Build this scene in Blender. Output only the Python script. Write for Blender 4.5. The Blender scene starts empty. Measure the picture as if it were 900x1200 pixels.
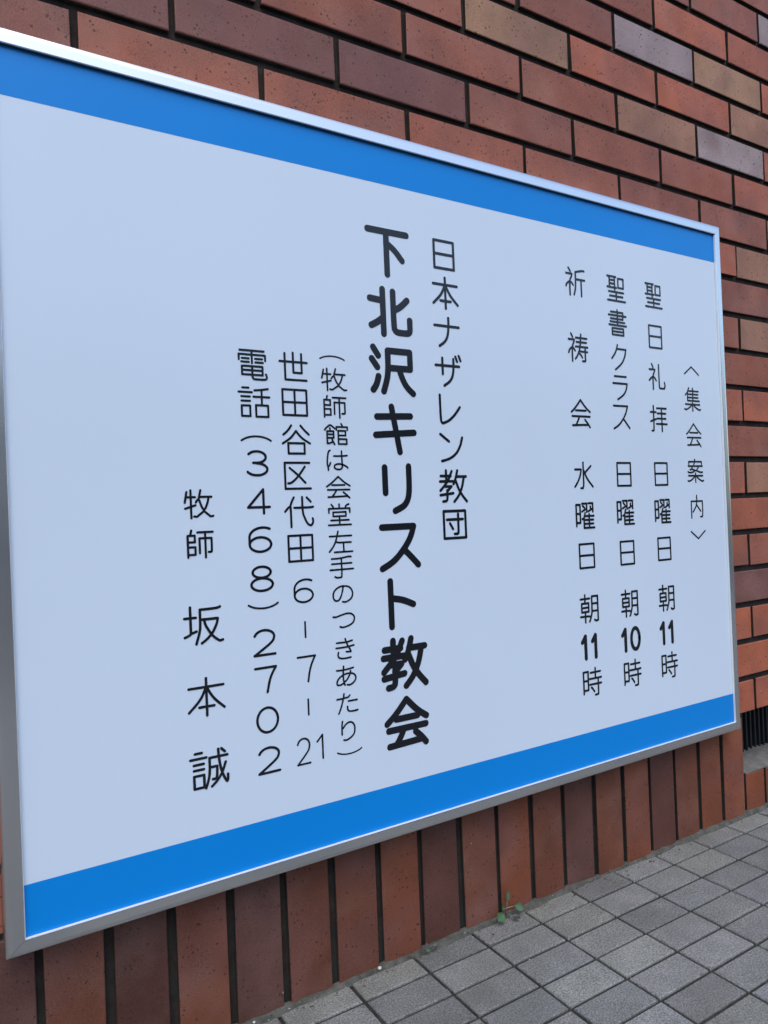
import bpy, bmesh, math, random
from mathutils import Vector, Matrix
random.seed(7)
C = bpy.context.scene.collection
SC = bpy.context.scene

# ---------------------------------------------------------------- camera, sky, sun, exposure
cam_d = bpy.data.cameras.new('camera'); cam = bpy.data.objects.new('camera', cam_d); C.objects.link(cam)
R_ = Vector((0.85394177, -0.51870112, -0.04162438))
U_ = Vector((0.03335237, -0.02526877, 0.99912417))
F_ = Vector((0.51929863, 0.85458214, 0.00427814))
M = Matrix((R_, U_, -F_)).transposed().to_4x4(); M.translation = Vector((0, -0.83440415, 0.59883853))
cam.matrix_world = M
cam_d.sensor_fit = 'HORIZONTAL'; cam_d.sensor_width = 36; cam_d.lens = 36*848.14/900
cam_d.clip_start = 0.02; cam_d.clip_end = 400
SC.camera = cam
SUN_EL, SUN_AZ = math.radians(58), math.radians(205)
w = bpy.data.worlds.new('World'); SC.world = w; w.use_nodes = True
nt = w.node_tree; bg = nt.nodes['Background']
sky = nt.nodes.new('ShaderNodeTexSky'); sky.sky_type = 'NISHITA'; sky.sun_disc = False
sky.sun_elevation = SUN_EL; sky.sun_rotation = SUN_AZ; sky.air_density = 1.0; sky.dust_density = 2.0; sky.ozone_density = 1.0
nt.links.new(sky.outputs[0], bg.inputs[0]); bg.inputs[1].default_value = 0.13
sd = bpy.data.lights.new('sun', 'SUN'); sd.energy = 0.5; sd.angle = math.radians(40); sd.color = (1, .95, .88)
so = bpy.data.objects.new('sun', sd); C.objects.link(so)
dirv = Vector((math.sin(SUN_AZ)*math.cos(SUN_EL), math.cos(SUN_AZ)*math.cos(SUN_EL), math.sin(SUN_EL)))
so.rotation_euler = dirv.to_track_quat('Z', 'Y').to_euler(); so.location = dirv*20
vs = SC.view_settings; vs.view_transform = 'Standard'; vs.look = 'None'; vs.gamma = 1; vs.use_curve_mapping = False
vs.exposure = 0.97

# ---------------------------------------------------------------- helpers
def link(name, me, mats, parent=None):
    o = bpy.data.objects.new(name, me); C.objects.link(o)
    for m in (mats if isinstance(mats, (list, tuple)) else [mats]): me.materials.append(m)
    if parent is not None: o.parent = parent
    return o
def tag(o, label=None, cat=None, group=None, kind=None):
    if label: o['label'] = label
    if cat: o['category'] = cat
    if group: o['group'] = group
    if kind: o['kind'] = kind
    return o
def empty(name, loc, label, cat, group=None):
    o = bpy.data.objects.new(name, None); C.objects.link(o); o.location = loc; o.empty_display_size = .05
    return tag(o, label, cat, group)

class MB:
    """collects polygons, with a colour and a material index for each"""
    def __init__(s): s.v = []; s.f = []; s.c = []; s.m = []; s.sm = []
    def poly(s, pts, col=(1, 1, 1, 0), m=0, smooth=False):
        n = len(s.v); s.v += [tuple(p) for p in pts]; s.f.append(list(range(n, n+len(pts)))); s.c.append(col); s.m.append(m); s.sm.append(smooth)
    def grid(s, verts, faces, col=(1, 1, 1, 0), m=0, smooth=False):
        n = len(s.v); s.v += [tuple(p) for p in verts]
        for f in faces: s.f.append([n+i for i in f]); s.c.append(col); s.m.append(m); s.sm.append(smooth)
    def box(s, a, b, col=(1, 1, 1, 0), m=0):
        x0, y0, z0 = a; x1, y1, z1 = b
        V = [(x0,y0,z0),(x1,y0,z0),(x1,y1,z0),(x0,y1,z0),(x0,y0,z1),(x1,y0,z1),(x1,y1,z1),(x0,y1,z1)]
        s.grid(V, [(3,2,1,0),(4,5,6,7),(0,1,5,4),(1,2,6,5),(2,3,7,6),(3,0,4,7)], col, m)
    def chamfer_front(s, a, b, ch, col, m=0, tilt=(0, 0), jit=0.0, side=1):
        """box whose -Y face has chamfered, slightly uneven edges"""
        x0, y0, z0 = a; x1, y1, z1 = b
        cx, cz = (x0+x1)/2, (z0+z1)/2
        j = lambda: random.uniform(-jit, jit)
        yf = lambda x, z: y0 + tilt[0]*(x-cx) + tilt[1]*(z-cz)
        out = [(x0+j(), z0+j()), (x1+j(), z0+j()), (x1+j(), z1+j()), (x0+j(), z1+j())]
        sg = [(1, 1), (-1, 1), (-1, -1), (1, -1)]
        V = []
        for (x, z) in out: V.append((x, y1, z))
        for (x, z), g in zip(out, sg): V.append((x, yf(x, z)+ch, z))
        for (x, z), g in zip(out, sg): V.append((x+g[0]*ch*.35, yf(x, z)+ch*.3, z+g[1]*ch*.35))
        for (x, z), g in zip(out, sg): V.append((x+g[0]*ch, yf(x, z), z+g[1]*ch))
        F = [(12, 13, 14, 15)]
        for k in (0, 4, 8):
            for i in range(4):
                a_, b_ = k+i, k+(i+1) % 4
                F.append((a_, b_, b_+4, a_+4))
        s.grid(V, F[:1]+F[5:], col, m); s.grid(V, F[1:5], col, side)
    def chamfer_top(s, a, b, ch, col, m=0, dz=0, tilt=(0, 0)):
        x0, y0, z0 = a; x1, y1, z1 = b
        zf = lambda x, y: z1+dz+tilt[0]*(x-(x0+x1)/2)+tilt[1]*(y-(y0+y1)/2)
        V = []
        o = [(x0, y0, 1, 1), (x1, y0, -1, 1), (x1, y1, -1, -1), (x0, y1, 1, -1)]
        for x, y, gx, gy in o: V.append((x, y, z0))
        for x, y, gx, gy in o: V.append((x, y, zf(x, y)-ch))
        for x, y, gx, gy in o: V.append((x+gx*ch, y+gy*ch, zf(x, y)))
        F = [(8, 9, 10, 11)]
        for k in (0, 4):
            for i in range(4):
                a_, b_ = k+i, k+(i+1) % 4
                F.append((a_, b_, b_+4, a_+4))
        s.grid(V, F, col, m)
    def tube(s, pts, rad, n=8, col=(1, 1, 1, 0), m=0):
        pts = [Vector(p) for p in pts]; V = []; F = []
        for i, p in enumerate(pts):
            t = (pts[min(i+1, len(pts)-1)]-pts[max(i-1, 0)]).normalized()
            a = t.cross(Vector((0, 0, 1)) if abs(t.z) < .9 else Vector((1, 0, 0))).normalized(); b = t.cross(a)
            rr = rad[i] if isinstance(rad, (list, tuple)) else rad
            for k in range(n):
                q = 2*math.pi*k/n; V.append(p+a*math.cos(q)*rr+b*math.sin(q)*rr)
        for i in range(len(pts)-1):
            for k in range(n): F.append((i*n+k, i*n+(k+1) % n, (i+1)*n+(k+1) % n, (i+1)*n+k))
        F.append(tuple(range(n))[::-1]); F.append(tuple((len(pts)-1)*n+k for k in range(n)))
        s.grid(V, F, col, m, True)
    def build(s, name, mats, parent=None):
        me = bpy.data.meshes.new(name); me.from_pydata(s.v, [], s.f)
        at = me.attributes.new('tone', 'FLOAT_COLOR', 'CORNER')
        i = 0
        for p, c, m, sm in zip(me.polygons, s.c, s.m, s.sm):
            p.material_index = m; p.use_smooth = sm
            for k in range(p.loop_total): at.data[i].color = c; i += 1
        me.update(); bm = bmesh.new(); bm.from_mesh(me); bmesh.ops.recalc_face_normals(bm, faces=bm.faces); bm.to_mesh(me); bm.free()
        return link(name, me, mats, parent)

def lin(c): return tuple((x/255/12.92 if x/255 <= .04045 else ((x/255+.055)/1.055)**2.4) for x in c)

# ---------------------------------------------------------------- materials
class NT:
    def __init__(s, name):
        s.m = bpy.data.materials.new(name); s.m.use_nodes = True; s.t = s.m.node_tree
        s.b = s.t.nodes['Principled BSDF']; s.n = s.t.nodes; s.geo = s.n.new('ShaderNodeNewGeometry')
        s.pos = s.geo.outputs['Position']
    def L(s, a, b): s.t.links.new(a, b)
    def noise(s, scale, detail=3, rough=.55, vec=None, dim='3D'):
        n = s.n.new('ShaderNodeTexNoise'); n.inputs['Scale'].default_value = scale; n.inputs['Detail'].default_value = detail; n.inputs['Roughness'].default_value = rough
        s.L(vec or s.pos, n.inputs['Vector']); return n.outputs['Fac']
    def voro(s, scale, feature='F1', vec=None):
        n = s.n.new('ShaderNodeTexVoronoi'); n.feature = feature; n.inputs['Scale'].default_value = scale
        s.L(vec or s.pos, n.inputs['Vector']); return n
    def ramp(s, fac, stops):
        r = s.n.new('ShaderNodeValToRGB'); e = r.color_ramp.elements
        while len(e) < len(stops): e.new(.5)
        for q, (p, c) in zip(e, stops): q.position = p; q.color = (c, c, c, 1) if isinstance(c, (int, float)) else (*c, 1)
        s.L(fac, r.inputs[0]); return r.outputs[0]
    def mix(s, fac, a, b, mode='MIX'):
        n = s.n.new('ShaderNodeMix'); n.data_type = 'RGBA'; n.blend_type = mode
        for v, i in ((fac, 0), (a, 6), (b, 7)):
            if isinstance(v, (int, float)): n.inputs[i].default_value = v if i == 0 else (v, v, v, 1)
            elif isinstance(v, tuple): n.inputs[i].default_value = (*v, 1)
            else: s.L(v, n.inputs[i])
        return n.outputs[2]
    def math(s, op, a, b=0.0):
        n = s.n.new('ShaderNodeMath'); n.operation = op
        for v, i in ((a, 0), (b, 1)):
            if isinstance(v, (int, float)): n.inputs[i].default_value = v
            else: s.L(v, n.inputs[i])
        return n.outputs[0]
    def attr(s):
        a = s.n.new('ShaderNodeAttribute'); a.attribute_name = 'tone'; return a
    def bump(s, h, strength, dist):
        b = s.n.new('ShaderNodeBump'); b.inputs['Strength'].default_value = strength; b.inputs['Distance'].default_value = dist
        s.L(h, b.inputs['Height']); s.L(b.outputs[0], s.b.inputs['Normal'])
    def set(s, **k):
        for n, v in k.items():
            i = s.b.inputs[n.replace('_', ' ')]
            if isinstance(v, tuple): i.default_value = (*v, 1)
            elif isinstance(v, (int, float)): i.default_value = v
            else: s.L(v, i)
        return s.m

def mat_brick():
    t = NT('fired_clay_brick'); a = t.attr(); base = a.outputs['Color']
    rnd = a.outputs['Alpha']
    off = t.n.new('ShaderNodeVectorMath'); off.operation = 'ADD'; t.L(t.pos, off.inputs[0])
    cmb = t.n.new('ShaderNodeCombineXYZ'); t.L(t.math('MULTIPLY', rnd, 37.0), cmb.inputs[1]); t.L(cmb.outputs[0], off.inputs[1]); v = off.outputs[0]
    big = t.noise(9, 3, .55, v)                    # firing clouds within one brick
    c = t.mix(t.ramp(big, [(.50, 0.0), (.72, .22)]), base, (.33, .21, .175), 'MIX')
    dk = t.noise(7, 2, .5, v)
    c = t.mix(t.ramp(dk, [(.50, 0.0), (.64, .42)]), c, (.165, .078, .070))
    fl = t.ramp(t.noise(15, 2, .5, v), [(.35, .88), (.65, 1.10)])
    c = t.mix(1.0, c, fl, 'MULTIPLY')
    grain = t.ramp(t.noise(800, 3, .7), [(.3, .72), (.7, 1.28)])
    c = t.mix(1.0, c, grain, 'MULTIPLY')
    # dark manganese specks and pits, uneven in size
    vo = t.voro(150, 'F1', v); sz = t.ramp(t.noise(60, 1, .5, v), [(.40, 0.0), (.62, .25)])
    sp = t.math('LESS_THAN', vo.outputs['Distance'], sz)
    vo2 = t.voro(420, 'F1', v); sz2 = t.ramp(t.noise(35, 2, .5, v), [(.38, 0.0), (.68, .34)])
    sp2 = t.math('LESS_THAN', vo2.outputs['Distance'], sz2)
    both = t.math('MAXIMUM', sp, t.math('MULTIPLY', sp2, .7))
    c = t.mix(t.math('MULTIPLY', both, .72), c, (.035, .022, .02))
    # a few lime specks
    vo3 = t.voro(70, 'F1', v); li = t.math('LESS_THAN', vo3.outputs['Distance'], t.ramp(t.noise(30, 1, .5, v), [(.62, 0.0), (.8, .13)]))
    c = t.mix(t.math('MULTIPLY', li, .5), c, (.55, .50, .46))
    h = t.math('SUBTRACT', t.math('MULTIPLY', t.noise(260, 4, .65), .5), t.math('MULTIPLY', both, .6))
    h = t.math('ADD', h, t.math('MULTIPLY', t.noise(38, 2, .5), .8))
    t.bump(h, .45, .0012)
    r = t.ramp(t.noise(25, 3, .6, v), [(.3, .50), (.7, .68)])
    return t.set(Base_Color=c, Roughness=r, Specular_IOR_Level=.32)
def mat_mortar():
    t = NT('dark_recessed_mortar'); n = t.noise(40, 4, .65)
    c = t.ramp(n, [(.3, (.012, .0085, .0075)), (.55, (.026, .018, .015)), (.78, (.045, .036, .030))])
    sep = t.n.new('ShaderNodeSeparateXYZ'); t.L(t.pos, sep.inputs[0])
    low = t.ramp(sep.outputs['Z'], [(.0, 1.0), (.22, 0.0)])      # algae creeping up from the ground
    alg = t.math('MULTIPLY', low, t.ramp(t.noise(28, 4, .6), [(.40, 0.0), (.62, .85)]))
    c = t.mix(alg, c, (.018, .028, .022))
    t.bump(t.noise(500, 3, .7), .7, .001)
    return t.set(Base_Color=c, Roughness=.95)
def mat_tile():
    t = NT('concrete_paving_tile'); a = t.attr()
    n = t.ramp(t.noise(22, 4, .6), [(.3, .84), (.7, 1.12)])
    c = t.mix(1.0, a.outputs['Color'], n, 'MULTIPLY')
    g = t.ramp(t.noise(430, 3, .8), [(.32, .35), (.5, 1.0), (.68, 1.75)])
    c = t.mix(1.0, c, g, 'MULTIPLY')
    vo = t.voro(330); sp = t.math('LESS_THAN', vo.outputs['Distance'], t.ramp(t.noise(90, 2, .5), [(.42, 0.0), (.75, .34)]))
    c = t.mix(t.math('MULTIPLY', sp, .55), c, (.30, .30, .29))
    vo2 = t.voro(260); sp2 = t.math('LESS_THAN', vo2.outputs['Distance'], t.ramp(t.noise(70, 2, .5), [(.45, 0.0), (.8, .30)]))
    c = t.mix(t.math('MULTIPLY', sp2, .6), c, (.025, .025, .025))
    moss = t.ramp(t.noise(5, 5, .65), [(.50, 0.0), (.68, .38)])
    c = t.mix(moss, c, (.085, .092, .070))
    t.bump(t.math('ADD', t.noise(520, 3, .75), t.math('MULTIPLY', t.noise(90, 3, .6), .8)), .75, .0014)
    return t.set(Base_Color=c, Roughness=.86)
def mat_joint():
    t = NT('dirty_paving_joint'); n = t.noise(60, 4, .7)
    c = t.ramp(n, [(.3, (.014, .014, .013)), (.55, (.030, .030, .028)), (.78, (.06, .064, .05))])
    t.bump(t.noise(420, 4, .75), 1, .0015)
    return t.set(Base_Color=c, Roughness=.95)
def mat_fillet():
    t = NT('weathered_edge_mortar'); n = t.noise(55, 5, .7)
    c = t.ramp(n, [(.3, (.045, .046, .039)), (.5, (.095, .095, .085)), (.72, (.15, .147, .13))])
    m = t.ramp(t.noise(24, 4, .6), [(.48, 0.0), (.66, .6)]); c = t.mix(m, c, (.055, .075, .045))
    t.bump(t.noise(300, 4, .75), 1, .002)
    return t.set(Base_Color=c, Roughness=.95)
def mat_concrete():
    t = NT('grey_concrete_ledge'); n = t.noise(45, 5, .7)
    c = t.ramp(n, [(.3, (.13, .13, .12)), (.6, (.21, .205, .19)), (.78, (.28, .27, .25))])
    t.bump(t.noise(350, 4, .7), .8, .0015)
    return t.set(Base_Color=c, Roughness=.9)
def mat_simple(name, col, rough=.6, var=.1, scale=30, metal=0.0, bump=0.0):
    t = NT(name); n = t.ramp(t.noise(scale, 4, .6), [(.3, 1-var), (.7, 1+var)])
    c = t.mix(1.0, col, n, 'MULTIPLY')
    if bump: t.bump(t.noise(scale*8, 3, .6), bump, .001)
    return t.set(Base_Color=c, Roughness=rough, Metallic=metal)
def mat_alu():
    t = NT('satin_anodised_aluminium')
    c = t.mix(1.0, (.83, .85, .855), t.ramp(t.noise(5, 2, .5), [(.3, .97), (.7, 1.02)]), 'MULTIPLY')
    sm = t.ramp(t.noise(9, 3, .5), [(.35, .23), (.7, .27)])
    return t.set(Base_Color=c, Metallic=1.0, Roughness=sm)
def mat_sheet(name, col, rough=.22, var=.02, spec=.5):
    t = NT(name); n = t.ramp(t.noise(2.2, 3, .5), [(.3, 1-var), (.7, 1+var)])
    c = t.mix(1.0, col, n, 'MULTIPLY')
    dust = t.ramp(t.noise(14, 5, .65), [(.4, rough), (.8, rough+.03)])
    t.bump(t.noise(7, 2, .5), .02, .002)
    return t.set(Base_Color=c, Roughness=dust, Specular_IOR_Level=spec)
def mat_leaf(name, c1, c2):
    t = NT(name); c = t.ramp(t.noise(180, 3, .6), [(.3, c1), (.7, c2)])
    return t.set(Base_Color=c, Roughness=.55)

BRICK, MORTAR, TILE, JOINT, FILLET, CONC = mat_brick(), mat_mortar(), mat_tile(), mat_joint(), mat_fillet(), mat_concrete()
ALU = mat_alu()
WHITE = mat_sheet('pale_blue_white_acrylic', (.64, .762, .892), .22, .02, .42)
BLUE = mat_sheet('blue_vinyl_film', (.0, .24, .72), .3, .02, .3)
INK = mat_sheet('black_vinyl_lettering', (.007, .009, .013), .22)
ASPH = mat_simple('asphalt', (.05, .05, .05), .9, .25, 60, 0, .6)

# ---------------------------------------------------------------- pavement and road
TX0, TY0, TX, TY = .7199, -.043, .0986, .0507
pv = MB()
tile_cols = [(.196, .197, .192), (.180, .182, .176), (.208, .214, .202), (.158, .164, .160), (.225, .230, .210), (.185, .187, .192), (.198, .204, .200)]
for i in range(-24, 36):
    for j in range(0, 44):
        x0 = TX0+i*TX+.0024; x1 = x0+TX-.0048
        y1 = TY0-(j-1)*TY-.0022; y0 = y1-TY+.0044
        if j == 0: y1 = -.002
        rr = random.random(); c = random.choice(tile_cols); k = random.uniform(.78, 1.10)
        pv.chamfer_top((x0+random.uniform(-.0005, .0005), y0+random.uniform(-.0005, .0005), -.02), (x1, y1, 0), .0013, (c[0]*k, c[1]*k, c[2]*k, rr), 0,
                       random.uniform(-.0006, .0004), (random.uniform(-.006, .006), random.uniform(-.008, .008)))
xl, xr, yo = TX0-24*TX-.01, TX0+36*TX+.01, TY0-43*TY-.005
pv.grid([(xl, yo, -.0032), (xr, yo, -.0032), (xr, 0.0, -.0032), (xl, 0.0, -.0032)], [(0, 1, 2, 3)], m=1)
# weathered mortar fillet along the foot of the wall
N = 700; V = []; F = []
rn = random.Random(3); pw = 0; ph = 0
for i in range(N+1):
    x = xl+(xr-xl)*i/N
    pw = pw*.75+rn.uniform(-1, 1)*.25; ph = ph*.75+rn.uniform(-1, 1)*.25
    wd = .0070+pw*.006; hh = .0065+ph*.006
    V += [(x, .003, hh), (x, -wd*.45, hh*.7), (x, -wd, -.001)]
for i in range(N):
    for k in range(2): F.append((i*3+k, (i+1)*3+k, (i+1)*3+k+1, i*3+k+1))
pv.grid(V, F, m=2, smooth=False)
tag(pv.build('pavement', [TILE, JOINT, FILLET]), kind='structure')
kb = MB()
for i in range(10):
    kb.chamfer_top((xl+i*.6, yo-.12, -.14), (xl+i*.6+.594, yo-.002, .004), .008, (.2, .2, .2, 0))
tag(kb.build('kerb', CONC), kind='structure')
rd = MB(); rd.poly([(-150, -150, -.10), (150, -150, -.10), (150, 150, -.10), (-150, 150, -.10)])
tag(rd.build('road', ASPH), kind='structure')

# ---------------------------------------------------------------- brick wall
WALL = empty('brick_wall', (1.0, .1, 0), 'reddish brown brick wall with dark joints behind the church sign', 'wall')
def P(o):  # keep world placement under the wall's empty
    o.parent = WALL; o.matrix_parent_inverse = Matrix.Translation((-1.0, -.1, 0)); return o
O1, O2, O3 = (.43, .128, .068), (.38, .118, .068), (.32, .105, .064)
B1, B2 = (.31, .108, .070), (.27, .096, .066)
PU, PD = (.20, .082, .070), (.15, .060, .053)
T1, T2 = (.39, .215, .125), (.35, .175, .108)
G1, G2 = (.32, .245, .245), (.345, .27, .265)
special = {(3,1):B1,(2,0):B2,(2,1):B1,(2,2):G1,(1,-1):O3,(1,0):O1,(1,1):O2,(0,-1):B2,(0,0):G1,(0,1):T1,(0,2):O2,
 (-1,-3):B1,(-1,-2):T1,(-1,-1):O1,(-1,0):O1,(-1,1):T2,(-2,-3):O3,(-2,-2):B1,(-2,-1):O3,(-2,0):T2,(-2,1):G2,(-2,2):O2,
 (-3,-5):PU,(-3,-4):PU,(-3,-3):PU,(-3,-2):B1,(-3,-1):B1,(-3,0):O3,(-3,1):O2,(-4,-5):B2,(-4,-4):O3,(-4,-3):O3,(-4,-2):O3,(-4,-1):B1,(-4,0):B2,(-4,1):B1,
 (-5,0):O2,(-5,1):T2,(-6,1):B1,(-7,0):O3,(-7,1):T2,(-8,1):O3,(-9,0):O2,(-9,1):O1,(-10,1):B1,(-11,0):O1,(-11,1):T2,(-12,1):O2,(-21,0):O1,(-21,1):O1,(-14,1):PU,
 (-15,0):O1,(-15,1):O1,(-16,1):O1,(-17,0):O1,(-17,1):O1}
pool = [O1, O1, O2, O2, O3, O3, B1, B1, B2, PU, T1, T2, G1]
XMIN, XMAX, WTOP = -2.0, 4.2, 2.68
BX, BL, BZ, BH = 1.0066, .2171, 1.4124, .070
OPEN0, OPEN1 = 1.2865, 2.5
st = MB()
for row in range(18, -19, -1):
    zc = BZ+BH*row
    z0, z1 = zc-.0297, zc+.0297
    for k in range(-16, 17):
        x0 = BX+BL*(k+(.5 if row % 2 else 0))+.0039; x1 = x0+BL-.0078
        if x1 < XMIN or x0 > XMAX: continue
        if row == -18: continue
        c = special.get((row, k)) or random.choice(pool)
        q = random.uniform(.90, 1.02)
        st.chamfer_front((x0+random.uniform(-.0008, .0008), random.uniform(-.0008, .0008), z0+random.uniform(-.0006, .0006)), (x1, .06, z1), random.uniform(.0008, .0016),
                         (c[0]*q, c[1]*q, c[2]*q, random.random()), 0, (random.uniform(-.004, .004), random.uniform(-.012, .012)), .0006)
P(st.build('stretcher_course', [BRICK, MORTAR]))
# upright bricks at the foot: tall ones beneath the sign, short ones under the slot
sol = MB(); SX, SP = .7455, .06763
so_cols = [PD,B2,PD,O3,PD,B2,B2,O3,PU,B2,O2,B2,PU,B1,O2,PU,B1,O2,O1]   # left to right, ending beside the slot
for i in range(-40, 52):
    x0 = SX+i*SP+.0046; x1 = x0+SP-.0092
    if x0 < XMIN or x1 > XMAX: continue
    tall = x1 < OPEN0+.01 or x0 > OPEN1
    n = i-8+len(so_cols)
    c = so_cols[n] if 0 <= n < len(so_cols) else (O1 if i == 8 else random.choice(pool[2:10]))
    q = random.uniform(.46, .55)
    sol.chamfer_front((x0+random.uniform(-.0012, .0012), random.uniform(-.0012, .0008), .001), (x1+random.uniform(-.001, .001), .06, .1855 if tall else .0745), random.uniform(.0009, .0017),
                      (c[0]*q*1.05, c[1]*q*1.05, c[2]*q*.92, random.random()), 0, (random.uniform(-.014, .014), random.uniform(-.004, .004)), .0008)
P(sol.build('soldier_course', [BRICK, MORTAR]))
# body of the wall in dark mortar, set back behind the brick faces
mo = MB(); MY, MB_ = .0065, .25
mo.box((XMIN, MY, .1925), (XMAX, MB_, WTOP))
mo.box((XMIN, MY, -.02), (OPEN0+.002, MB_, .1905))
mo.box((OPEN0+.004, MY, -.02), (OPEN1, MB_, .066))
mo.box((OPEN1+.002, MY, -.02), (XMAX, MB_, .1905))
P(mo.build('mortar_bed', MORTAR))
cp = MB(); cp.box((XMIN-.02, -.03, WTOP+.002), (XMAX+.02, .28, WTOP+.06)); P(cp.build('coping', CONC))
# ledge of the slot with an uneven screed and a crack
ld = MB(); V = []; F = []; nx, ny = 120, 10; rn = random.Random(11)
for i in range(nx+1):
    for j in range(ny+1):
        x = OPEN0+.006+(OPEN1-OPEN0-.008)*i/nx; y = .0012+.12*j/ny
        V.append((x, y, .0765+rn.uniform(-.0008, .0008)+(.004 if j > 6 else 0)*max(0, math.sin(x*23)+.3*math.sin(x*71))))
for i in range(nx):
    for j in range(ny): F.append((i*(ny+1)+j, (i+1)*(ny+1)+j, (i+1)*(ny+1)+j+1, i*(ny+1)+j+1))
ld.grid(V, F)
ld.poly([(OPEN0+.006, .0012, .0765), (OPEN1-.002, .0012, .0765), (OPEN1-.002, .0012, .0750), (OPEN0+.006, .0012, .0750)])
P(ld.build('ledge', CONC))
dm = mat_simple('dark_grille_metal', (.010, .013, .016), .45, .25, 60)
gr = MB(); x = OPEN0+.006; V = []; F = []; prof = [(0, 0), (.0050, 0), (.0066, .016), (.0134, .016)]; k = 0
while x < OPEN1-.02:
    for dx, dy in prof: V += [(x+dx, .075+dy, .074), (x+dx, .075+dy, .192)]
    x += .0150; k += 4
for i in range(k-1): F.append((2*i, 2*i+2, 2*i+3, 2*i+1))
gr.grid(V, F)
P(gr.build('vent_grille', dm))

# ---------------------------------------------------------------- sign
SIGN = empty('church_sign', (.63, 0, .18), 'white notice sign with blue bands and Japanese lettering in a silver frame', 'sign')
def PS(o, parent=None):
    if parent is None: o.parent = SIGN; o.matrix_parent_inverse = Matrix.Translation((-.63, 0, -.18))
    else: o.parent = parent
    return o
FX0, FX1, FZ0, FZ1 = .0362, 1.2309, .1812, 1.1012          # outer edge of the frame
IX0, IX1, IZ0, IZ1 = .0543, 1.2148, .1967, 1.0842          # inner edge of its face
YF, YP, YB = -.0345, -.0300, -.0035
def rail(corner_a, corner_b):
    """mitred aluminium rail; profile swept between two corners (outer, inner pairs)"""
    (ax, az, ai, aj), (bx, bz, bi, bj) = corner_a, corner_b
    prof = [(0, YB), (0, YF+.0045), (.04, YF+.0026), (.11, YF+.0012), (.24, YF+.0003), (.40, YF), (.93, YF), (.985, YF+.0002), (1.0, YF+.0009), (1.0, YP+.001)]
    m = MB(); V = []
    for (cx, cz, ci, cj) in ((ax, az, ai, aj), (bx, bz, bi, bj)):
        for t, y in prof: V.append((cx+(ci-cx)*t, y, cz+(cj-cz)*t))
    n = len(prof)
    m.grid(V, [(i, i+1, n+i+1, n+i) for i in range(n-1)])
    return PS(m.build('frame_rail', ALU))
g = .00015
TL, TR, BR_, BL_ = (FX0, FZ1, IX0, IZ1), (FX1, FZ1, IX1, IZ1), (FX1, FZ0, IX1, IZ0), (FX0, FZ0, IX0, IZ0)
def sh(c, dx, dz): return (c[0]+dx, c[1]+dz, c[2]+dx, c[3]+dz)
rail(sh(TL, g, 0), sh(TR, -g, 0)); rail(sh(TR, 0, -g), sh(BR_, 0, g)); rail(sh(BR_, -g, 0), sh(BL_, g, 0)); rail(sh(BL_, 0, g), sh(TL, 0, -g))
gw = .0005; GK = mat_simple('white_gasket', (.80, .82, .84), .4, .03); GD = mat_simple('gasket_painted_shade', (.03, .03, .035), .6, .03)  # dark copy for the top strip: shade under the lip painted into its colour
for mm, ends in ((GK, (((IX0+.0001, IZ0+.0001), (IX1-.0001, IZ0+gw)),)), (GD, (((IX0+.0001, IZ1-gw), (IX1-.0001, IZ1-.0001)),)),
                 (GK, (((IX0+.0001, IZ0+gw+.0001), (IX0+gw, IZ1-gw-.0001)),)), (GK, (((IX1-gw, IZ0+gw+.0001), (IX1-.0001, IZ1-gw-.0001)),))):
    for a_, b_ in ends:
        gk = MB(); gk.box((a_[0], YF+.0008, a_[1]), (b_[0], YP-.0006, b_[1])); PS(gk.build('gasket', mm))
bk = MB(); bk.box((FX0+.002, YP+.006, FZ0+.002), (FX1-.002, YB-.0005, FZ1-.002)); PS(bk.build('backing_board', mat_simple('grey_backing', (.25, .25, .25), .7)))
pn = MB(); pn.box((IX0-.004, YP, IZ0-.004), (IX1+.004, YP+.004, IZ1+.004))
PANEL = PS(pn.build('panel', WHITE))
INV = PANEL.matrix_parent_inverse.copy()
def sub(o): o.parent = PANEL; return o
for z0, z1 in ((IZ0-.0035, .2482), (1.0340, IZ1+.0035)):
    b = MB(); b.poly([(IX0-.0035, YP-.00015, z0), (IX1+.0035, YP-.00015, z0), (IX1+.0035, YP-.00015, z1), (IX0-.0035, YP-.00015, z1)])
    sub(b.build('blue_band', BLUE))

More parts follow.
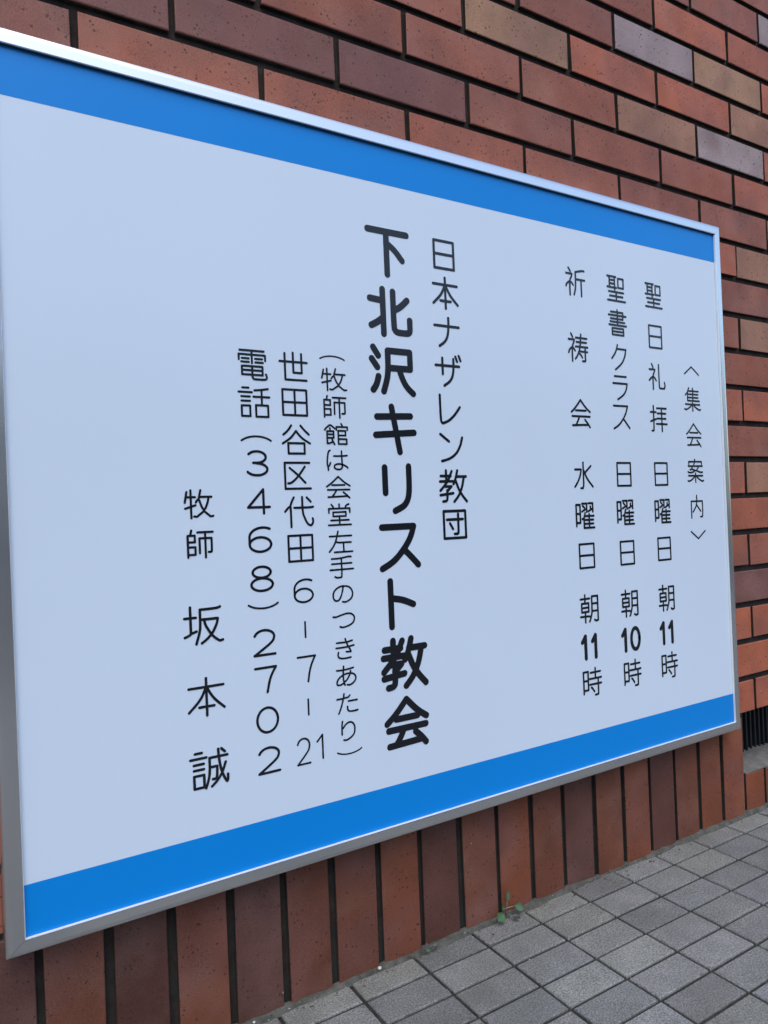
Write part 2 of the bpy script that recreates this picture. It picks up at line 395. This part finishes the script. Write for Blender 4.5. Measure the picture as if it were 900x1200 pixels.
# lettering: each glyph is a set of round-ended strokes on a 200-unit body
GLYPHS = {
'日': '43,7 158,7;158,78 43,78;158,-9 158,147 43,147 43,-10',
'本': '81,118 74,95 51,57 22,28 7,28;181,26 168,37 141,68 121,104 118,118;183,118 17,118;150,29 49,29;99,-12 99,164',
'ナ': '181,99 22,100;105,150 105,89 100,54 88,30 72,12 59,3 40,4',
'ザ': '187,130 175,157;165,124 159,143 154,151;71,0 86,-2 99,5 114,18 123,32 129,49 132,73 132,147;59,147 59,49;12,103 176,103',
'レ': '175,75 156,56 130,37 111,26 81,13 62,9 56,10 55,13 55,143',
'ン': '175,119 175,98 166,84 151,66 126,43 95,24 74,15 48,7 43,7 27,12;44,138 50,134 87,103',
'教': '66,107 56,82;184,-8 175,-1 151,27 146,30;146,46 146,30;146,46 152,48 160,65 172,123;146,46 139,50 125,98 121,101;98,-7 120,6 139,27 146,30;104,35 12,35;87,131 76,140 19,140;50,108 50,164;189,124 125,124;31,-8 56,-8 56,48 60,56 77,69 80,78;101,108 11,108;121,101 133,164;79,108 82,121 99,151 99,161;4,59 21,59 34,68 37,78 45,80 103,80 112,97 121,101',
'団': '66,83 86,51;169,152 177,150 177,0 31,0 24,0 24,151 169,151;97,23 118,23 125,28 125,134;158,104 45,104',
'下': '96,96 110,96 168,62;96,-12 96,146;15,146 185,146',
'北': '72,109 17,109;121,91 135,93 181,124;14,18 56,37 72,37;121,160 121,11 124,0 138,-4 166,-4 179,-1 185,10 187,29 179,47;72,-10 72,160',
'沢': '15,106 45,89;55,143 25,159;23,-4 53,54;184,-7 177,-2 151,25 135,56 128,87;59,-10 78,24 87,52 87,151 175,151 175,87 89,87',
'キ': '179,66 165,69 27,47;119,-4 113,3 85,153;155,125 38,105 32,105 24,110',
'リ': '53,57 53,145;145,147 145,71 138,44 130,29 112,13 91,2 72,6',
'ス': '32,4 53,16 84,39 104,59 113,62;41,132 144,131 143,118 139,110 125,84 116,73 113,62;169,5 149,29 113,62',
'ト': '76,92 91,91 103,87 162,62;76,-1 76,150',
'会': '128,40 151,20 154,9;152,111 141,99 60,99 51,110;47,1 51,13 80,46 83,58;172,-9 162,6 154,9;154,4 56,4 36,-1 23,4;21,60 180,60;20,95 41,106 101,151 130,126 164,105 178,99 195,103',
'牧': '84,86 94,102 102,105;169,121 164,95 154,65 143,43 135,39;71,-3 86,-6 93,-3 135,30;135,30 175,-4 180,-6 195,-3;135,30 135,39;135,39 127,46 116,70 107,101 102,105;81,68 14,48;23,120 79,120;52,164 52,-13;187,121 107,121;116,164 102,105;26,153 13,86',
'師': '40,132 48,164;23,57 71,57 71,9 23,9;137,150 137,-12;156,22 173,22 178,26 178,112 99,112 99,17;23,89 69,89 69,131 23,131 23,-7;187,151 87,151',
'館': '75,77 26,77;48,128 53,104;142,139 142,152 135,165;11,113 14,122 48,154 57,151 76,134 85,125;180,114 180,139 97,139 97,114;110,70 165,70 165,108 110,108 110,0 172,0 172,40 110,40;26,49 75,49 75,103 26,103 26,4 39,4 69,17;62,35 79,-3',
'は': '36,23 45,29 54,55;82,110 95,109 159,111 180,114;183,13 179,20 163,32 134,45 109,46 98,43 88,38 83,30 83,15 88,9 95,4 107,1 122,1 130,4 140,13 143,28 140,87 140,150;37,-4 36,14 30,41 31,82 40,146 53,155',
'堂': '41,161 52,147 54,143 54,129;99,164 99,130;99,66 148,66 148,100 100,99 52,99 52,66 99,66;146,129 146,143 157,158 172,162;169,34 34,34;99,-4 99,65;16,-4 185,-4;21,95 21,129 178,129 178,96',
'左': '120,71 120,-3;182,125 17,125;50,-4 186,-4;62,83 73,72 177,72;13,1 41,39 56,69 69,108 81,164',
'手': '176,104 27,104;13,56 187,56;99,148 99,-2 93,-8 71,-8 63,-9 47,0;172,155 153,159 91,146 39,146 26,146',
'の': '103,135 100,106 88,61 79,39 67,23 63,21 51,19 43,21 34,29 27,45 26,67 31,91 44,110 57,121 76,131 94,135 122,134 141,128 151,121 163,108 172,85 173,61 167,40 158,26 138,11 115,3 96,8',
'つ': '13,105 29,99 86,117 114,122 129,122 141,120 152,115 166,102 172,86 172,67 165,50 156,38 137,26 108,16 80,12 62,20',
'き': '50,52 45,30 49,14 57,6 72,0 89,-2 118,-2 142,1;108,50 143,46 143,51 142,57 120,100 115,119 108,138 104,156;34,88 101,87 140,91 168,96;156,136 130,130 100,127 39,129',
'あ': '90,5 84,19;157,134 108,128 69,126 39,127 31,129;84,30 95,33 104,42 117,60 128,82 135,102 134,111;106,3 124,-1 138,3 152,11 166,26 173,43 172,62 167,74 156,85 143,91 121,95 102,93 90,91 68,81 52,70 40,57 31,40 30,25 32,16 38,10 49,9 63,11 73,17 84,19;84,19 78,56 79,107 84,156',
'た': '110,90 175,90;178,7 165,4 135,4 117,7 110,10 102,21 101,47;122,136 113,124 103,121 61,117 25,117;78,153 75,129 62,76 47,30 35,2',
'り': '53,95 63,100 71,115 86,130 99,138 112,140 124,138 136,129 144,115 148,101 150,88 148,59 143,41 135,30 122,17 101,5 84,0 77,0 64,4;52,49 52,113 58,155',
'世': '181,4 47,4 47,158;152,160 152,47 99,47 99,164;186,110 14,110',
'田': '99,6 99,147;173,77 26,77;26,-10 26,146 173,146 173,-10;173,5 26,5',
'谷': '52,57 52,-1 149,-1 149,56;52,57 149,57;52,57 45,67;26,116 51,134 69,155 85,158;18,56 45,67;194,61 177,57 156,66;126,159 176,116;156,66 153,71 126,90 101,115 94,113 78,95 45,67;156,66 149,56',
'区': '186,-2 26,-2 26,150 182,150;56,120 106,80 153,32;43,30 60,30 90,52 121,85 152,127',
'代': '175,134 150,159;11,79 33,103 45,108;45,108 47,103 47,-12;45,108 49,125 68,161;121,162 121,69 133,39 144,13 156,-1 168,-6 176,-5 185,8 187,22 184,34;69,100 181,100 189,104',
'電': '81,108 41,108;160,108 119,108;81,88 37,88;164,88 119,88;99,82 99,152;178,100 178,130 23,130 23,100;39,42 160,42;99,65 160,65 160,17 109,17 39,17 39,64 42,65 99,65;179,23 185,9 183,0 177,-8 112,-8 103,-5 99,6 99,65;171,153 29,153',
'話': '39,163 50,142;18,75 72,75;79,128 10,128;18,101 73,101;138,51 173,51 173,-1 137,-1 102,-1 102,52 138,52;69,17 69,2 23,2 23,32 23,48 69,48 69,17;188,100 90,100;138,149 138,52;180,155 169,158 105,144 92,144',
'坂': '41,41 37,35 12,26;41,41 68,49;41,41 41,162;13,113 66,113;185,154 170,148 87,148 87,70 82,39 65,-9;194,-2 182,-5 175,-4 144,21 118,61 109,83 106,102;91,-8 119,9 148,39 168,78 172,101 87,101',
'誠': '64,101 17,101;69,128 9,128;45,141 35,160;99,14 114,14 121,20 121,84 87,84;64,74 17,74;162,163 184,142;153,21 157,18 165,-2 172,-6 178,-5 184,2 187,19 182,36;154,21 154,44;153,21 146,18 130,-4;155,44 163,48 173,74 178,94;21,-12 21,47 60,47 60,2 21,2;155,44 151,48 146,61 146,164;77,-16 74,-3 82,19 86,45 86,125 186,125',
'聖': '86,107 34,107;86,131 34,131;156,84 174,84 174,147 140,147 121,147 121,84 156,84;34,81 34,154;86,68 86,154;34,24 164,24;99,52 99,-5;11,82 103,82;174,53 25,53;11,-6 190,-6;100,155 14,155',
'礼': '88,50 66,74 54,77;58,126 58,144 44,164;120,162 120,3 125,-2 135,-3 176,-3 184,14 184,28 178,40;53,-12 53,77;54,77 41,72 13,50;54,77 58,91 73,113 76,126 17,126',
'拝': '189,39 74,39;178,77 87,77;178,113 88,113;185,149 82,149;72,121 12,121;133,-12 133,149;21,-9 39,-9 44,0 44,164;11,56 75,74',
'書': '158,18 43,18;173,83 26,83;43,18 43,-4 158,-4 158,8 158,37 156,40 46,40 43,38 43,18;31,104 154,104 156,107 156,149 34,149;12,127 187,127;99,164 99,62;13,61 187,61',
'ク': '96,153 88,139 86,126;86,126 91,124 158,124 160,118 157,103 141,69 129,52 111,33 88,16 59,1 39,4;86,126 79,123 65,104 40,82 31,75',
'ラ': '158,140 50,140;57,6 76,1 84,4 107,14 127,28 140,41 152,59 161,81 162,92 161,94 32,94',
'祈': '47,75 60,75 79,54;47,75 34,69 17,56 13,43;155,95 155,-12;56,141 39,163;188,95 104,95;185,155 171,158 103,141 103,54 95,17 85,-7;15,126 70,126 65,108 52,91 47,65 47,-12',
'祷': '71,55 56,73 43,75;136,14 125,30 113,36;37,164 51,142;43,75 30,69 17,56 10,40;71,3 90,22 104,49 109,53;81,140 184,140;186,53 109,53;165,69 165,-6 157,-9 138,-9;76,83 189,83;86,113 178,113;129,164 121,100 109,53;43,-13 43,65 47,87 62,113 65,126 13,126',
'水': '8,16 24,16 44,39 60,69 70,100 70,108 66,109 18,109;125,80 137,88 163,117 173,122;100,163 100,-1 96,-6 89,-8 71,-8;103,98 114,92 138,55 157,34 183,14',
'曜': '84,139 99,127;136,103 167,117 178,118;56,89 21,89;76,54 91,60;75,103 108,117 120,119;156,134 156,121;92,48 179,48;179,23 92,23;120,100 120,154 77,154;136,155 178,155 178,100;97,73 185,73;21,10 21,147 57,147 57,31 21,31;91,60 91,-3 188,-3;103,94 91,60;140,86 140,-2',
'朝': '118,56 176,56;119,104 176,104;23,82 88,82;107,16 94,26 11,26;55,-12 55,53;13,139 98,139;55,164 55,112;55,110 23,110 23,55 65,55 88,55 88,110 55,110;141,-2 153,-9 166,-9 175,-4 175,151 119,151 119,65 115,36 100,0 93,-9',
'時': '22,90 65,90;93,43 101,39 120,14;87,138 181,138;134,99 134,164;188,62 80,62;129,-8 155,-8 159,-4 159,98;22,10 22,148 65,148 65,30 22,30;189,99 78,99',
'集': '40,126 28,122 15,109;86,35 82,26 49,7 22,-4 3,0;194,1 179,-4 145,10 118,26 114,35;168,91 42,91;42,116 167,116;99,54 99,-12;50,141 174,141;41,126 41,66 182,66;103,163 108,150 105,131 105,67;40,126 43,136 59,165;12,39 80,38 95,38 122,38 186,38',
'案': '96,164 100,147;139,112 137,101 121,87 117,80;66,113 56,90;195,0 180,-5 149,7 117,27 112,37;6,0 22,-4 50,6 81,26 88,37;91,78 85,71 51,63 23,63 10,69;91,79 117,79;91,78 89,82 56,90;80,114 88,134;117,80 121,75 168,63 186,66;56,90 35,85;99,58 99,-12;23,127 23,147 177,147 177,128;186,113 15,113;13,39 82,39 91,38 187,38',
'内': '153,35 106,82 97,86;50,32 73,50 97,86;127,0 142,-8 164,-8 172,-4 172,126 27,126 27,-13;99,164 99,86',
}
HAND = {
'下': '10,158 190,158;94,158 94,-12;97,112 132,90 166,52',
'北': '68,165 68,-12;10,124 66,120;12,18 40,32 66,52;116,160 116,16 122,4 134,-2 180,-2 190,4 192,16 192,52;120,86 150,102 182,132',
'沢': '14,162 36,130;6,116 30,84;8,-6 24,14 34,48;80,152 80,84 74,40 56,-10;80,152 184,152 184,86;83,84 184,84;130,84 144,44 164,10 194,-14',
'キ': '20,124 176,130;12,52 190,64;88,165 120,-14',
'リ': '42,158 42,58;154,162 154,76 148,34 128,4 84,-14',
'ス': '18,150 166,150 150,104 112,54 66,12 14,-12;118,58 150,28 182,-6',
'ト': '72,165 72,-14;74,98 128,88 176,66',
'会': '8,80 50,112 100,164 148,114 192,84;50,92 150,92;14,52 188,52;84,50 64,14 46,-8;16,-10 172,-4;138,30 164,6 186,-20',
'教': '10,136 84,136;50,168 50,106;4,104 100,104;92,164 62,104 4,50;40,74 86,74 60,50;54,52 54,0 46,-12 22,-14;4,24 98,34;134,168 120,118 102,88;122,132 198,132;182,130 168,72 140,18 104,-16;120,106 146,42 198,-16',
'誠': '32,164 66,164;8,138 88,138;24,110 74,110;24,84 74,84;24,56 74,56 74,-4 24,-4 24,56;104,132 196,132;104,132 104,72 98,32 82,-10;106,86 142,86 140,36 134,26 118,26;150,168 152,120 162,62 178,20 190,2 196,8 196,36;166,168 184,150;186,98 168,50 142,16 112,-8',
'話': '30,162 68,162;6,136 88,136;22,110 74,110;22,84 74,84;22,56 74,56 74,-6 22,-6 22,56;104,148 150,153 188,160;96,110 196,110;148,152 148,60;110,60 186,60 186,-8 110,-8 110,60',
'谷': '70,162 48,130 16,104;132,162 158,132 186,108;100,128 66,84 10,50;100,128 136,84 192,52;46,52 154,52 154,-12 46,-12 46,52',
'日': '28,158 172,158 172,-4 28,-4 28,158;28,80 172,80',
'田': '20,150 180,150 180,-8 20,-8 20,150;100,150 100,-8;20,72 180,72',
'本': '12,126 188,126;100,168 100,-14;98,124 72,68 10,12;102,124 134,66 190,14;62,30 138,30',
'ナ': '10,112 190,112;114,162 114,112 106,58 86,20 42,-8',
'ザ': '8,108 182,108;58,152 58,58;140,150 140,100 132,50 110,16 66,-10;156,166 168,138;182,172 194,144',
'レ': '30,160 30,6 44,-6 84,6 132,40 176,92',
'ン': '20,150 82,108;182,132 166,80 130,32 80,4 26,-8',
'水': '100,165 100,8 92,-8 70,-10;18,118 78,118 68,76 45,36 12,0;176,142 112,92;106,108 132,56 190,0',
'ク': '78,165 58,112 14,66;70,136 166,136 156,90 122,36 48,-12',
'ラ': '40,152 164,152;22,102 172,102 162,60 130,20 66,-12',
'内': '100,166 100,124;28,-14 28,120 172,120 172,4 164,-8 142,-8;98,120 92,80 48,34;98,88 146,38',
}
def parse(s): return [[tuple(map(float, p.split(','))) for p in st.split(' ')] for st in s.split(';')]
def arc(cx, cy, rx, ry, a0, a1, n=14): return [(cx+rx*math.cos(math.radians(a0+(a1-a0)*i/n)), cy+ry*math.sin(math.radians(a0+(a1-a0)*i/n))) for i in range(n+1)]
# figures and signs drawn on a unit box, -0.5 to 0.5 each way
FIG = {
'0': [arc(0, 0, .5, .5, 0, 360, 28)],
'2': [arc(0, .22, .48, .28, 165, 0, 12)+[(.44, .08), (.30, -.06), (-.5, -.5), (.5, -.5)]],
'3': [arc(-.02, .26, .46, .24, 150, -90, 14)+arc(-.02, -.25, .52, .25, 90, -155, 16), [(-.2, .02), (0, .02)]],
'4': [[(.22, -.5), (.22, .5), (-.5, -.24), (.5, -.24)]],
'6': [arc(.12, .10, .62, .40, 58, 178, 12)+[(-.5, -.18)], arc(0, -.2, .5, .30, 0, 360, 24)],
'7': [[(-.5, .5), (.5, .5), (.2, .08), (.05, -.5)]],
'8': [arc(0, .27, .42, .23, 0, 360, 22), arc(0, -.24, .5, .26, 0, 360, 24)],
'1': [[(-.5, .24), (-.1, .36), (.35, .5), (.35, -.5)]],
'|': [[(0, .5), (0, -.5)]],
'(': [arc(0, -.55, .62, 1.05, 144, 36, 14)],
')': [arc(0, .55, .62, 1.05, 216, 324, 14)],
'^': [[(-.5, -.5), (0, .5), (.5, -.5)]],
'v': [[(-.5, .5), (0, -.5), (.5, .5)]],
}
def chaikin(P_, n=2):
    for _ in range(n):
        if len(P_) < 3: return P_
        q = [P_[0]]
        for i in range(len(P_)-1):
            a, b = P_[i], P_[i+1]
            if i > 0: q.append((a[0]*.75+b[0]*.25, a[1]*.75+b[1]*.25))
            if i < len(P_)-2: q.append((a[0]*.25+b[0]*.75, a[1]*.25+b[1]*.75))
        q.append(P_[-1]); P_ = q
    return P_
def ribbon(mb, pts, r, y):
    r *= 1.2
    runs = []; cur = [pts[0]]
    for i in range(1, len(pts)):
        cur.append(pts[i])
        if i < len(pts)-1:
            a = math.atan2(pts[i][1]-pts[i-1][1], pts[i][0]-pts[i-1][0]); b = math.atan2(pts[i+1][1]-pts[i][1], pts[i+1][0]-pts[i][0])
            if abs((b-a+math.pi) % (2*math.pi)-math.pi) > math.radians(55): runs.append(cur); cur = [pts[i]]
    runs.append(cur)
    for q in runs:
        q = [p for i, p in enumerate(q) if i == 0 or math.hypot(p[0]-q[i-1][0], p[1]-q[i-1][1]) > 1e-6]
        if len(q) < 2: continue
        q = chaikin(q)
        Ls, Rs = [], []
        n = len(q)
        for i in range(n):
            a, b = q[max(i-1, 0)], q[min(i+1, n-1)]
            dx, dy = b[0]-a[0], b[1]-a[1]; l = math.hypot(dx, dy) or 1; nx, ny = -dy/l, dx/l
            Ls.append((q[i][0]+nx*r, q[i][1]+ny*r)); Rs.append((q[i][0]-nx*r, q[i][1]-ny*r))
        V = [(p[0], y, p[1]) for p in Ls]+[(p[0], y, p[1]) for p in Rs]
        mb.grid(V, [(i, i+1, n+i+1, n+i) for i in range(n-1)])
        for (p, o, e) in ((q[0], q[1], 0), (q[-1], q[-2], 1)):
            a0 = math.atan2(p[1]-o[1], p[0]-o[0])
            fan = [(p[0]+r*math.cos(a0+t), y, p[1]+r*math.sin(a0+t)) for t in [(-90+20*k)*math.pi/180 for k in range(10)]]
            mb.poly(fan)
        y -= 1.2e-5
    return y
def text_line(*words, label=None):
    """words of one vertical line; each glyph: (glyph, x, z, width scale, height scale, stroke radius) in millimetres; figures take width and height"""
    for items in words:
        mb = MB()
        for ch, x, z, sx, sy, r in items:
            y = YP-.00030
            if ch in FIG:
                for st_ in FIG[ch]:
                    y = ribbon(mb, [((x+p[0]*(sx-2.4*r))/1000, (z+p[1]*(sy-2.4*r))/1000) for p in st_], r/1000, y)
                continue
            S = parse(HAND.get(ch) or GLYPHS[ch])
            k_ = .90 if ch in HAND else .95
            sx, sy = sx*k_, sy*k_
            xs = [p[0] for s_ in S for p in s_]; ys = [p[1] for s_ in S for p in s_]
            cx, cy = (min(xs)+max(xs))/2, (min(ys)+max(ys))/2
            for s_ in S:
                y = ribbon(mb, [((x+(p[0]-cx)/200*sx)/1000, (z+(p[1]-cy)/200*sy)/1000) for p in s_], r/1000, y)
        o = sub(mb.build('lettering', INK))
        if label: o['label'] = label
def col(chars, x, zs, sx, sy, r): return [(c, x, z, sx, sy, r) for c, z in zip(chars, zs)]
text_line(col('下北沢キリスト教会', 511, [943.5, 865.5, 788.5, 711, 633, 556, 482.5, 404, 325.5], 74, 73.5, 3.7), label='bold heavy lettering of the church name')
text_line(col('日本ナザレン教団', 602.5, [955, 902, 848, 795, 741, 688, 635, 582], 51, 52, 1.65))
text_line([('(', 422, 796, 36, 11, .8)]+col('牧師館は会堂左手のつきあたり', 423.5, [771, 737, 703, 670, 636, 602, 568, 536, 502, 469, 434, 400, 366, 332], 39.5, 32.5, 1.0)+[(')', 424, 307, 36, 11, .8)])
text_line(col('世田谷区代田', 368.5, [784, 740, 695, 651, 607, 563], 44, 43.5, 1.2),
          [('6', 370, 511, 27, 30, 1.1)], [('|', 370, 464, 3, 21, 1.0)], [('7', 370, 416, 26, 33, 1.1)], [('|', 370, 370, 3, 21, 1.0)], [('2', 361.5, 318, 19, 33, 1.0), ('1', 384, 319, 11, 31, 1.0)])
text_line(col('電話', 316.5, [782, 738], 44.5, 44, 1.1), [('(', 317, 692, 39, 14, 1.0)]
          +[(c, 317, z, wd, 31.5, 1.3) for c, z, wd in (('3', 666, 28), ('4', 621, 30), ('6', 576, 30), ('8', 530, 30))]+[(')', 317.5, 501, 39, 14, 1.0)],
          [(c, 317, z, 29, 32, 1.3) for c, z in (('2', 455), ('7', 411), ('0', 364), ('2', 317))])
text_line(col('牧師', 245.5, [620, 575], 37, 37, 1.1), col('坂', 245.3, [484], 50, 51, 1.3), col('本', 245.3, [403], 50, 51, 1.3), col('誠', 245.3, [322], 50, 51, 1.3))
RS = (49, 51, 1.45)
text_line(*[col(c, 856.5, [z], *RS) for c, z in (('祈', 951), ('祷', 848), ('会', 745))], col('水', 856.5, [648], *RS), col('曜', 856.5, [585], *RS), col('日', 856.5, [522], *RS), col('朝', 856.5, [440], *RS), [('1', 842.5, 380, 15, 41, 2.85), ('1', 864.5, 380, 15, 41, 2.85)], col('時', 857, [325], *RS))
text_line(col('聖書クラス', 949.5, [952, 897, 840, 790, 742], *RS), col('日', 949.5, [649], *RS), col('曜', 949.5, [587], *RS), col('日', 949.5, [521], *RS), col('朝', 949.5, [439], *RS), [('1', 933.5, 380, 15, 41, 2.85), ('0', 960, 380, 26, 41, 2.7)], col('時', 950, [325], *RS))
text_line(*[col(c, 1042, [z], *RS) for c, z in (('聖', 952), ('日', 882), ('礼', 814), ('拝', 743))], col('日', 1042, [649], *RS), col('曜', 1042, [586], *RS), col('日', 1042, [522], *RS), col('朝', 1042, [439], *RS), [('1', 1028, 380, 15, 41, 2.8), ('1', 1050, 380, 15, 41, 2.8)], col('時', 1043, [325], *RS))
text_line([('^', 1135, 831, 42, 16, 1.2)], *[col(c, 1134.5, [z], 48, 48, 1.3) for c, z in (('集', 780), ('会', 717), ('案', 654), ('内', 591))], [('v', 1135, 541, 42, 16, 1.2)])

# ---------------------------------------------------------------- weeds and grit at the foot of the wall
LEAF_D = mat_leaf('weed_leaf_deep', (.030, .095, .035), (.055, .15, .055))
LEAF_P = mat_leaf('weed_leaf_pale', (.055, .12, .06), (.09, .165, .085))
LEAF_G = mat_leaf('weed_leaf_dusty', (.045, .056, .042), (.07, .08, .058))
STEM = mat_leaf('weed_stem', (.16, .17, .12), (.22, .22, .17))
VIOL = mat_leaf('weed_flower', (.16, .07, .22), (.26, .13, .34))
def leaf(parent, at, d, up, ln, wd, mat, name='leaf'):
    d = Vector(d).normalized(); up = Vector(up).normalized(); s_ = d.cross(up).normalized(); up = s_.cross(d)
    at = Vector(at); V = []; F = []; n, k = 9, 5
    for side in (1, -1):
        for i in range(n):
            t = i/(n-1); hw = wd/2*(math.sin(math.pi*min(.98, t*.92+.06))**.75)
            for j in range(k):
                q = j/(k-1)*2-1
                cup = .18*wd*q*q-.10*ln*t*t
                V.append(at+d*ln*t+s_*hw*q+up*(cup+side*.00022))
    for b in (0, n*k):
        for i in range(n-1):
            for j in range(k-1): F.append((b+i*k+j, b+i*k+j+1, b+(i+1)*k+j+1, b+(i+1)*k+j))
    m = MB(); m.grid(V, F, smooth=True); o = m.build(name, mat, parent); return o
def weed(name, loc, label): return empty(name, loc, label, 'weed')
W1 = weed('weed', (.685, -.007, .004), 'small round-leaved green weed sprouting from the joint under the sign')
for at, d, up, ln, wd, m in [
    ((-.014, -.006, .010), (-1, -.35, -.25), (-.45, -.75, .5), .0165, .0150, LEAF_D),
    ((-.010, -.003, .017), (-.35, -.3, .8), (0, -1, .2), .0115, .0085, LEAF_P),
    ((.013, -.005, .016), (.9, -.35, -.35), (-.3, -.8, .5), .0165, .0125, LEAF_P),
    ((.0015, -.001, .026), (.06, -.05, 1), (-.25, -.9, .1), .0175, .0065, LEAF_P),
    ((.003, -.010, .003), (.6, -.8, .05), (0, -.3, 1), .0125, .010, LEAF_G)]:
    leaf(W1, at, d, up, ln, wd, m)
s_ = MB(); s_.tube([(0, .004, 0), (-.004, .001, .009), (-.010, -.003, .017)], .0007); s_.tube([(-.010, -.003, .0165), (.002, -.006, .0175), (.013, -.005, .016)], .0008)
s_.tube([(0, .004, 0), (.001, .001, .014), (.0015, 0, .027)], .0006); s_.tube([(0, .004, 0), (-.008, -.003, .006), (-.014, -.006, .010)], .0007); s_.tube([(0, .004, 0), (.002, -.005, .004), (.003, -.010, .003)], .0006)
s_.build('stem', STEM, W1)
W2 = weed('weed', (.545, -.007, .004), 'tiny dusty weed with a violet bud in the joint left of the green weed')
for at, d, up, ln, wd, m in [
    ((-.003, -.003, .004), (-.8, -.5, .1), (0, -.8, .6), .012, .009, LEAF_P),
    ((.006, -.003, .008), (.9, -.25, .45), (-.2, -.9, .5), .0135, .0105, LEAF_G),
    ((.004, -.006, .003), (.5, -.8, .1), (0, -.3, 1), .008, .006, LEAF_G)]:
    leaf(W2, at, d, up, ln, wd, m)
leaf(W2, (-.005, -.002, .013), (-.5, -.2, .8), (0, -1, .3), .0055, .0045, VIOL, 'bud')
W2.scale = (.66, .66, .66); W1.scale = (.88, .88, .88)
s_ = MB(); s_.tube([(0, .004, 0), (-.002, 0, .008), (-.005, -.002, .014)], .0006); s_.tube([(0, .004, 0), (.003, -.001, .005), (.006, -.003, .008)], .0006); s_.build('stem', STEM, W2)
PEB = mat_simple('white_grit', (.62, .60, .56), .8, .15, 300)
def pebble(loc, r, label):
    bm = bmesh.new(); bmesh.ops.create_icosphere(bm, subdivisions=2, radius=r)
    rn = random.Random(int(loc[0]*1e4))
    for v in bm.verts: v.co *= rn.uniform(.8, 1.12); v.co.z *= .75
    me = bpy.data.meshes.new('pebble'); bm.to_mesh(me); bm.free()
    o = link('pebble', me, PEB); o.location = loc; tag(o, label, 'pebble')
pebble((.466, -.009, .0085), .0026, 'white pebble on the mortar strip left of the violet weed')
pebble((.2925, -.010, .0075), .0016, 'tiny white grit grain on the mortar strip near the left paving edge')

# ---------------------------------------------------------------- house across the street, which the sign's aluminium mirrors
PLAST = mat_simple('beige_render', (.36, .31, .25), .9, .12, 8, 0, .4)
ROOFM = mat_simple('brown_roof_tiles', (.09, .07, .06), .8, .25, 20, 0, .4)
WINM = mat_simple('window_glass_dark', (.03, .035, .04), .12, .05)
FRM = mat_simple('dark_window_frame', (.06, .05, .045), .5, .1)
H = empty('house', (1.5, -15.2, -.1), 'beige rendered low house across the street facing the sign', 'house')
def PH(m, name, mat, parent=None):
    o = m.build(name, mat)
    if parent is None: o.parent = H; o.matrix_parent_inverse = Matrix.Translation((-1.5, 15.2, .1))
    else: o.parent = parent
    return o
hb = MB(); hb.box((-16.5, -21, -.1), (26.5, -15.2, 4.4)); PH(hb, 'wall', PLAST)
rf = MB(); rf.grid([(-17, -14.7, 4.42), (27, -14.7, 4.42), (27, -21.5, 4.42), (-17, -21.5, 4.42), (-17, -18.1, 5.9), (27, -18.1, 5.9)], [(0, 1, 5, 4), (2, 3, 4, 5), (0, 4, 3), (1, 2, 5), (0, 3, 2, 1)]); PH(rf, 'roof', ROOFM)
for x0, z0, x1, z1 in ((-12, 2.6, -10, 3.9), (10, 2.6, 12, 3.9), (17, 2.6, 19, 3.9), (10, .8, 12, 2.0), (17, .8, 19, 2.0), (-4.2, 2.6, -2.4, 3.9), (-.6, 2.6, 1.2, 3.9), (3.4, 2.6, 5.2, 3.9), (-4.2, .8, -2.4, 2.0), (3.4, .8, 5.2, 2.0)):
    fr = MB(); fr.box((x0-.06, -15.198, z0-.06), (x1+.06, -15.13, z1+.06)); f_ = PH(fr, 'window', FRM)
    gl = MB(); gl.box((x0, -15.128, z0), (x1, -15.12, z1)); PH(gl, 'pane', WINM, f_)
dr = MB(); dr.box((.2, -15.198, -.08), (1.1, -15.12, 2.05)); PH(dr, 'door', FRM)

# ---------------------------------------------------------------- loose grit, dust crumbs and leaf scraps along the foot of the wall
gm = MB(); rn = random.Random(21)
shades = [(.06, .055, .05), (.10, .095, .085), (.16, .155, .14), (.035, .03, .027), (.30, .29, .27), (.09, .065, .04)]
for i in range(900):
    x = rn.uniform(.15, 2.4); y = -abs(rn.gauss(0, .012))-.002
    if i > 620: x = TX0+TX*rn.randint(-6, 14)+rn.uniform(-.0022, .0022); y = rn.uniform(-.6, -.01)
    if i > 760: y = TY0-TY*rn.randint(0, 11)+rn.uniform(-.002, .002); x = rn.uniform(.3, 1.9)
    r = min(.0024, .0005+abs(rn.gauss(0, .0006))); c = rn.choice(shades)
    z = .0005+max(0, .0045+y*.45) if y > -.010 else (.0004 if i <= 620 else -.0018)
    V = []
    for a_ in range(6):
        ang = a_*math.pi/3; q = r*rn.uniform(.7, 1.25); V.append((x+q*math.cos(ang), y+q*math.sin(ang), z+r*.3*rn.uniform(.5, 1)))
    V += [(x, y, z-r*.5), (x+r*.2, y, z+r*rn.uniform(.6, 1))]
    gm.grid(V, [(k, (k+1) % 6, 7) for k in range(6)]+[((k+1) % 6, k, 6) for k in range(6)], (*c, 0))
tg = NT('loose_grit'); g_ = gm.build('grit', tg.set(Base_Color=tg.attr().outputs['Color'], Roughness=.95))
tag(g_, 'loose grit and dust crumbs along the foot of the wall and in the paving joints', 'grit', kind='stuff')
